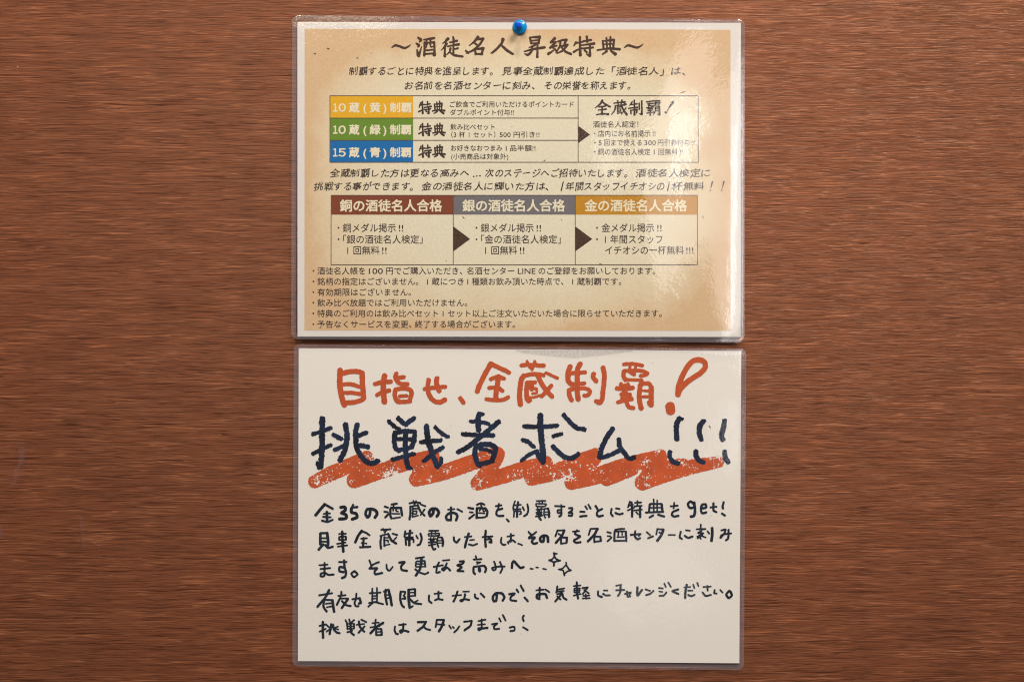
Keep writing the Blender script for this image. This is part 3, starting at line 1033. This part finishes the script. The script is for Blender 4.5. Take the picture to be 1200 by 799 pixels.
    lines = [
        [(360, 580, 10, 20, '''w32:205,105 150,170 102,230; w24:212,106 300,156; w16:195,215 270,210; w18:188,250 276,256; w28:232,195 235,300; w20:175,295 240,310 300,285;
            w32:395,140 440,136 448,172 405,205 455,225 455,268 380,276; w22:540,110 520,150; w22:528,142 590,136; w32:520,155 522,198 572,212 585,255 530,278;
            w30:742,165 732,230 708,255 686,215 700,168 750,158 806,178 820,220 795,258;
            w20:910,130 946,142; w18:905,190 946,196; w22:916,255 955,220; w20:990,106 1052,96; w16:1014,110 1008,178; w14:1045,150 1042,180 1066,190; w24:976,160 976,240 990,268;
            w24:985,145 1100,146; w26:1100,148 1112,232; w14:1000,214 1080,216; w16:1010,268 1090,255'''),
         (480, 580, 10, 18, '''w18:0,92 60,82 125,88; w14:45,62 54,104; w14:78,66 64,102; w16:15,130 92,116; w22:10,132 10,210 0,280; w16:40,150 35,250; w13:45,155 90,154;
            w14:52,185 86,184; w13:86,186 80,216 50,215; w13:40,250 100,236; w22:96,112 130,190 176,236; w16:175,165 130,230; w16:130,106 186,126;
            w30:282,165 275,210 245,240 230,195 260,158 312,158 344,200 320,245;
            w16:450,166 525,160; w22:486,140 486,285; w26:484,288 440,284 430,242 470,208 530,208 560,240 546,290; w18:560,160 616,190;
            w22:690,146 746,156; w17:705,196 740,200; w20:700,270 756,226; w20:790,110 835,92 876,108; w16:835,110 842,140 820,180; w14:860,152 866,184 886,184; w26:790,152 786,262;
            w22:790,148 890,152; w24:892,154 912,190 905,240; w14:815,206 880,210; w18:795,262 880,256 905,240;
            w18:1010,126 1076,116; w18:1045,100 1040,150; w22:1086,156 1030,172 1016,216 1040,240 1098,240; w20:1140,280 1162,304'''),
         (590, 580, 10, 18, '''w16:135,70 115,130 116,170; w15:125,116 205,110; w22:172,80 160,160 160,250; w15:120,165 200,160; w16:122,250 124,188; w15:124,188 200,186 206,214 190,220;
            w16:225,138 242,172; w20:280,105 292,170 275,220 240,242;
            w16:390,66 490,65; w12:420,70 418,98; w12:455,70 457,98; w14:380,102 386,130; w14:386,130 485,130 502,106; w13:386,98 500,100; w14:385,166 460,160; w12:402,148 402,182; w12:442,148 442,180;
            w16:385,202 450,200; w12:390,222 448,220; w20:420,182 418,255 438,288; w15:378,248 456,236; w15:480,160 474,220 490,262; w15:485,156 522,154; w22:524,156 535,200 534,252; w11:490,195 530,195; w11:490,225 530,225;
            w18:605,125 660,128 715,131; w16:676,112 680,170 676,205; w18:668,172 636,176 640,205 674,204; w22:680,200 676,230 655,246;
            w20:770,150 806,150 800,180 765,204 804,208 800,240 765,236; w18:900,190 950,194; w22:900,246 972,240; w18:960,130 980,160; w18:995,110 1022,156;
            w22:1080,125 1106,170; w22:1156,160 1106,186 1095,225 1115,246 1164,236'''),
         (700, 580, 7.5, 14, '''w15:125,120 120,160 136,182; w13:165,114 196,120; w16:160,155 190,166 222,160;
            w12:285,55 270,104; w11:275,92 312,82; w18:300,62 306,130 305,185; w11:268,132 322,110; w11:330,66 386,62; w12:352,50 352,94; w11:325,96 392,92; w11:325,132 392,126; w18:376,95 376,190; w12:342,148 356,162;
            w16:460,82 455,140; w15:465,76 560,75; w18:565,78 572,136; w11:495,35 496,140; w11:526,45 526,140; w10:465,110 565,108; w15:428,151 500,148 578,145; w16:490,176 460,194; w16:535,170 586,186;
            w13:645,96 706,90; w13:676,65 670,115; w17:712,126 666,145 655,170 675,186 712,180;
            w18:850,78 820,54 796,76 812,110 845,108; w22:850,65 858,130 850,178 824,186; w18:915,116 955,106 950,80 920,84 910,125 922,155 956,150;
            w16:1020,70 1020,130 1045,146; w13:995,106 1046,100; w17:1110,60 1100,100 1104,114; w16:1095,160 1120,176''')],
        [(360, 615, 10, 20, '''w28:156,98 156,220; w22:158,92 235,90; w30:235,92 246,170 245,230; w16:165,150 230,150; w16:165,190 230,190; w26:188,225 136,284; w22:215,232 245,262 300,250;
            w16:375,100 455,98; w18:376,140 376,168; w16:376,135 450,130; w20:454,132 456,165; w15:380,170 450,170; w16:352,216 450,200; w16:362,248 470,234; w28:412,76 416,200 425,304;
            w28:640,66 600,120 566,196; w20:642,70 690,86 732,116; w16:635,156 700,150; w15:640,205 695,212; w24:662,150 655,255; w20:620,256 742,250;
            w18:870,52 976,46; w14:888,40 912,86; w14:935,45 910,86; w15:858,122 950,100; w22:870,125 860,200 866,270; w20:905,140 905,240; w13:905,146 950,145; w13:925,175 950,178 950,200; w13:905,236 970,220;
            w24:950,102 985,170 1042,212; w15:1046,140 1000,190; w17:1000,96 1056,112'''),
         (470, 615, 9.23, 18, '''w20:46,66 40,120 60,140; w14:50,92 126,82; w25:98,60 90,130 90,212; w14:50,130 130,128; w18:50,152 55,210; w16:60,152 130,150 136,182; w15:165,110 182,142; w19:210,90 224,140 206,200 180,214;
            w15:305,60 405,58; w11:335,60 330,94; w11:370,60 376,94; w13:295,96 302,114; w13:302,114 412,110 412,86; w12:300,90 410,86; w12:300,150 376,146; w11:320,130 320,165; w11:355,130 355,165; w15:300,186 372,180;
            w19:336,160 334,220 352,260 372,254; w14:300,216 372,204; w15:395,140 390,190 405,232; w14:400,130 440,130; w20:444,134 456,180 450,222; w10:405,165 445,164; w10:405,190 445,190;
            w20:570,130 576,165 602,184 632,150; w15:690,126 762,120; w24:732,90 712,150 692,235; w13:745,160 790,156; w17:735,205 780,216 822,200;
            w22:916,60 910,150 916,230; w17:885,126 988,120; w20:925,152 970,150 978,184 956,180; w17:1086,135 1080,180 1100,208 1130,210;
            w14:1150,122 1222,108; w18:1188,96 1188,176; w16:1188,172 1155,180 1162,196'''),
         (600, 612, 9.23, 18, '''w16:-20,190 0,186 36,210; w14:68,225 110,241;
            w17:180,100 215,132 262,100; w22:215,132 185,165 246,160 215,200 235,226 270,220; w26:346,150 340,200 312,200 305,165 345,138 385,152 390,205;
            w17:492,86 470,146; w15:492,84 565,82; w24:565,84 540,140 475,216; w14:505,120 530,135; w18:532,166 530,225; w17:535,160 595,160; w20:595,162 590,216; w16:535,226 590,218;
            w15:660,96 726,90; w20:702,82 682,122 736,150 672,190 690,216 740,210; w17:848,70 830,130; w15:850,66 925,64; w24:925,68 890,130 822,200; w18:890,152 890,210; w16:895,150 952,150; w20:955,152 962,195; w16:895,206 960,198;
            w15:1030,100 1070,112; w14:1035,145 1062,146; w16:1035,200 1076,160; w14:1115,76 1160,68 1215,66; w20:1110,96 1106,195; w16:1112,92 1230,94; w20:1232,98 1236,196; w12:1152,98 1148,140; w12:1190,96 1192,136; w12:1138,156 1212,154; w15:1110,196 1235,194'''),
         (730, 608, 8.571, 16, '''w17:80,156 178,148; w17:124,120 120,172 146,200 172,190; w12:178,148 160,168; w14:240,130 272,156; w16:252,190 302,170;
            w15:345,105 335,150; w14:346,98 405,102; w24:405,105 390,150 346,214; w14:365,130 388,150; w12:458,157 522,157; w17:580,125 570,180 592,196; w13:632,110 672,116; w18:620,165 655,186 698,174;
            w14:782,55 780,96; w15:740,100 826,97; w13:790,115 755,138 808,140 745,174; w13:750,190 795,158; w12:780,160 830,182; w12:770,178 782,196; w14:850,120 864,142; w25:895,90 896,160 888,214;
            w16:990,110 1030,104 1006,155 980,186 988,160 1036,146 1084,140; w18:1060,106 1056,190 1034,210''')],
        [(360, 645, 10, 20, '''w17:145,166 240,158; w17:158,211 270,200; w20:205,140 205,250; w20:205,255 165,262 160,294 200,292 212,258 250,278 310,275;
            w18:375,130 462,128; w24:435,110 440,190 456,250 445,300 410,314; w24:430,192 382,188 380,235 425,246; w20:555,235 520,265 550,304 590,272 558,236;
            w17:730,110 752,166; w18:842,130 770,160 732,205; w22:732,205 820,202 792,235 802,270 880,256; w18:930,160 936,205 965,230 1002,186; w22:1080,136 1142,130 1102,180 1112,220 1170,232'''),
         (475, 645, 10, 20, '''w18:125,86 218,72; w16:125,130 122,182; w16:130,122 222,116; w18:228,118 236,182; w14:130,186 235,182; w12:130,152 225,150; w26:190,90 176,200 126,284; w18:118,214 170,250 230,270 270,250;
            w17:335,186 442,166; w20:395,136 372,180 366,250 406,246; w15:440,112 516,104; w20:486,145 465,190 430,212 450,226 490,196 526,226;
            w20:640,122 686,120 670,150 610,168 662,192 612,230 682,236; w17:825,60 835,95; w18:800,100 892,96; w13:835,128 882,132; w13:870,138 840,152; w22:800,192 800,250 816,270; w20:802,186 920,172; w24:925,175 946,202 936,245; w36:868,210 872,232;
            w18:1040,125 1056,165 1060,212 1032,225 1020,198 1100,182 1162,182; w20:1110,130 1136,200 1114,255'''),
         (590, 640, 10, 16, '''w24:100,248 106,186 126,172 160,210 200,248 235,240; w14:315,258 345,261; w14:383,242 406,245; w14:463,257 500,266;
            w20:592,76 598,118; w15:600,78 625,84; w16:598,118 622,146 664,164; w16:664,166 620,172 598,185; w20:594,178 590,222; w16:580,180 560,166 535,160; w16:535,158 570,148 594,118;
            w15:735,186 738,216 766,262; w12:766,262 792,276; w14:792,278 750,290 725,312; w20:716,312 714,334; w13:706,310 700,280 645,266; w13:645,266 690,256 732,215''')],
        [(360, 682, 8.571, 18, '''w16:122,126 252,105; w22:222,75 182,150 106,240; w20:172,170 166,240 196,288; w16:180,172 252,174; w24:255,178 262,230 272,288; w13:190,210 250,205; w13:200,246 256,236;
            w17:345,92 346,120; w15:315,132 386,125; w18:335,150 300,220; w22:410,165 350,252; w14:345,160 410,158; w18:352,186 390,222 436,234; w15:455,166 525,156; w22:528,158 540,200 522,208; w16:496,110 490,170 476,200 490,234 516,236;
            w14:655,60 655,192; w14:702,52 702,200; w14:630,106 738,98; w12:652,135 705,132; w12:652,160 705,158; w15:622,204 690,192; w16:660,200 616,240; w15:690,196 762,215;
            w20:790,72 786,130 802,216; w15:772,88 815,70; w23:818,74 836,140 850,224; w12:790,125 835,120; w12:796,156 840,150;
            w20:940,90 936,160 950,222 972,245; w15:945,90 985,94 972,130; w16:972,130 988,160 960,160; w24:1020,76 1020,170 1030,250; w15:1015,70 1080,64; w18:1085,68 1085,130; w14:1028,135 1082,132; w11:1030,100 1080,98; w15:1030,256 1062,235; w18:1032,165 1080,205 1146,215; w12:1112,178 1080,196'''),
         (490, 682, 8.571, 16, '''w17:110,130 110,180 136,204; w13:165,112 236,104; w17:205,90 205,160; w16:205,162 170,176; w17:200,164 246,172;
            w13:345,132 432,124; w18:396,90 376,150 356,190; w12:453,90 512,90; w18:472,118 460,165 425,178 440,186 466,166 512,174; w17:570,120 576,150 602,160; w17:630,110 666,146;
            w21:792,112 785,180 760,185 750,145 780,108 840,108 866,145 850,180; w18:915,116 970,110 932,145 932,175 986,184; w17:990,70 1006,96; w17:1030,30 1060,85; w18:1070,150 1102,186'''),
         (610, 676, 8.571, 16, '''w13:158,129 232,122; w17:192,105 190,210; w22:190,214 166,205 166,175 200,166 250,168 265,204; w14:250,120 290,148;
            w15:370,90 360,150; w13:370,122 440,110; w13:375,142 436,136; w14:368,168 420,156; w17:420,158 430,200 462,224; w18:408,172 350,240; w15:370,190 402,220;
            w18:565,50 568,150 578,210; w13:535,86 602,80; w13:540,112 542,150; w13:545,110 596,110; w13:596,112 590,150; w13:545,150 590,150; w11:545,130 592,130; w13:535,182 604,166; w14:620,106 676,100; w15:672,104 625,166; w14:640,126 686,160; w12:630,186 692,180; w12:655,168 656,206; w12:622,211 696,208;
            w17:780,140 780,180 816,195; w13:835,130 872,131; w16:830,165 860,180 896,178; w13:962,82 1012,74; w14:960,128 1042,125; w18:1005,80 1000,150 980,184; w15:1050,166 1106,150 1096,170; w16:1070,140 1075,190 1100,190'''),
         (730, 676, 8.571, 14, '''w20:145,100 146,180 190,126; w14:228,120 272,135; w15:232,176 270,166 306,135; w12:362,105 402,110; w12:365,140 396,146; w15:368,184 410,180 436,150; w13:415,60 430,95; w13:455,50 482,96;
            w17:552,120 496,136 556,165; w12:615,100 676,95; w21:640,75 626,150 625,204; w13:655,132 696,131; w16:655,175 685,186 718,174; w14:705,72 716,106; w14:745,55 758,85;
            w13:808,96 882,90; w15:845,85 850,130; w16:800,150 830,184 882,174; w15:920,125 915,155 938,160; w12:975,125 1000,150; w20:1064,135 1036,170 1060,204 1090,180 1080,142 1066,136''')],
        [(365, 715, 9.23, 18, '''w24:125,120 125,200 128,288; w16:90,162 156,145; w16:90,222 156,195; w22:215,145 210,190 198,250; w15:165,150 192,176; w15:165,222 196,200; w20:236,150 245,200 275,232 306,240; w14:250,182 288,170; w13:258,192 292,200;
            w16:370,100 388,132; w16:410,90 418,125; w15:462,100 430,126; w16:385,142 392,195; w13:388,140 462,138; w16:464,142 460,190; w13:392,194 458,192; w11:390,166 460,165; w20:425,142 430,230 460,260; w15:390,230 442,215;
            w13:490,150 572,140; w20:515,115 526,170 572,224; w18:576,168 510,235; w15:540,95 596,120;
            w17:695,95 690,160; w13:660,132 730,126; w15:640,178 738,165; w24:775,130 710,172 640,240; w18:700,198 702,260; w16:702,195 755,195; w20:757,198 762,258; w15:702,262 760,260; w12:705,228 752,226;
            w18:905,170 900,210 915,244 936,250; w16:950,152 1022,145; w18:996,140 992,200; w20:992,205 960,215 970,234 1000,212 1050,225'''),
         (485, 715, 8, 16, '''w18:40,106 115,104; w19:112,108 85,150 36,186; w15:90,140 115,168 152,178; w15:215,90 205,150; w14:216,84 282,84; w21:280,88 266,140 236,190; w13:212,124 286,130;
            w13:332,138 350,166; w12:365,150 376,160; w15:426,145 406,175 380,200; w15:472,102 540,94; w18:542,98 530,140 476,182; w12:605,96 672,82; w12:600,132 666,126; w14:636,80 636,155; w17:640,160 606,166 612,180 640,166 690,160;
            w15:735,126 782,118 752,145 756,170 800,168; w14:800,70 815,100; w14:835,40 860,90; w15:900,156 940,150 942,182 906,190; w16:1030,45 1020,70 1030,95; w15:1025,155 1068,180''')],
    ]
    for i, tr in enumerate(lines):
        draw(sh, 'handwritten_line', tr, M_navy_soft, t, L_TEXT, rough=0.13, seed=40 + i, grow=G)
    for one in ('w1:831.2,498.8 832.5,501', '641,512', 'w0.8:528,498.6', 'w0.7:611,742', 'w0.8:833,604', '765,425'):
        draw(sh, 'dark_fleck', [(0, 0, 1, 0.9, one)], M_speck, t, L_TEXT, rough=0.12, res=0.2, seed=6)
    film(sh, [(344.2, 403.3), (874.8, 408.4), (871.4, 784.0), (342.8, 779.8)], t, 7.0)
    # thin grey translucent triangle over the middle of the top edge
    V, F = [], []
    n = 14
    for i in range(n + 1):
        a = i / n
        x = 604 + 138 * a
        yb = 411.3 + 7.6 * (1 - abs(2 * a - 0.96) ** 1.15) if 0 < a < 1 else 410.6
        V += [(x, 409.0), (x, max(yb, 409.6))]
    for i in range(n):
        F.append((2 * i, 2 * i + 1, 2 * i + 3, 2 * i + 2))
    V = np.array(V)
    link('grey_flap', sh.pts(V[:, 0], V[:, 1], 0.00060), F, M_flap, t)
    return sh


build_lower()


# ------------------------------------------------------------------ push pin
def lathe(profile, seg=40):
    V, F = [], []
    for r, d in profile:
        for k in range(seg):
            a = 2 * math.pi * k / seg
            V.append((r * math.cos(a), -d, r * math.sin(a)))
    for i in range(len(profile) - 1):
        for k in range(seg):
            a, b = i * seg + k, i * seg + (k + 1) % seg
            F.append((a, b, b + seg, a + seg))
    F.append(tuple(range(seg))[::-1])
    F.append(tuple((len(profile) - 1) * seg + k for k in range(seg)))
    return V, F


def build_pin():
    x, y = 609.3, 31.6
    h = float(h_upper(np.array(x), np.array(y))) + 0.0004
    t = thing('push_pin', 'round blue plastic push pin through the top edge of the parchment notice', 'push pin',
              ((x - 600) * PX * 0.996, -h, (399.5 - y) * PX * 0.996))
    t.rotation_euler = (math.radians(2), 0, math.radians(-8))
    mm = 0.001
    V, F = lathe([(4.1 * mm, 0.1 * mm), (4.75 * mm, 0.45 * mm), (4.85 * mm, 0.9 * mm), (4.6 * mm, 1.35 * mm), (4.0 * mm, 1.65 * mm),
                  (3.2 * mm, 1.9 * mm), (2.4 * mm, 2.3 * mm), (1.9 * mm, 3.0 * mm), (1.7 * mm, 4.0 * mm)])
    link('flange', V, F, M_pin, t, True)
    V, F = lathe([(1.7 * mm, 4.0 * mm), (1.75 * mm, 5.2 * mm), (2.0 * mm, 6.6 * mm), (2.25 * mm, 7.6 * mm), (2.3 * mm, 8.2 * mm),
                  (2.1 * mm, 8.7 * mm), (1.6 * mm, 8.95 * mm), (0.5 * mm, 9.0 * mm)])
    link('grip', V, F, M_pin2, t, True)
    V, F = lathe([(0.5 * mm, 0.1 * mm), (0.5 * mm, -4 * mm), (0.05 * mm, -7 * mm)], 12)
    link('needle', V, F, M_steel, t, True)


build_pin()
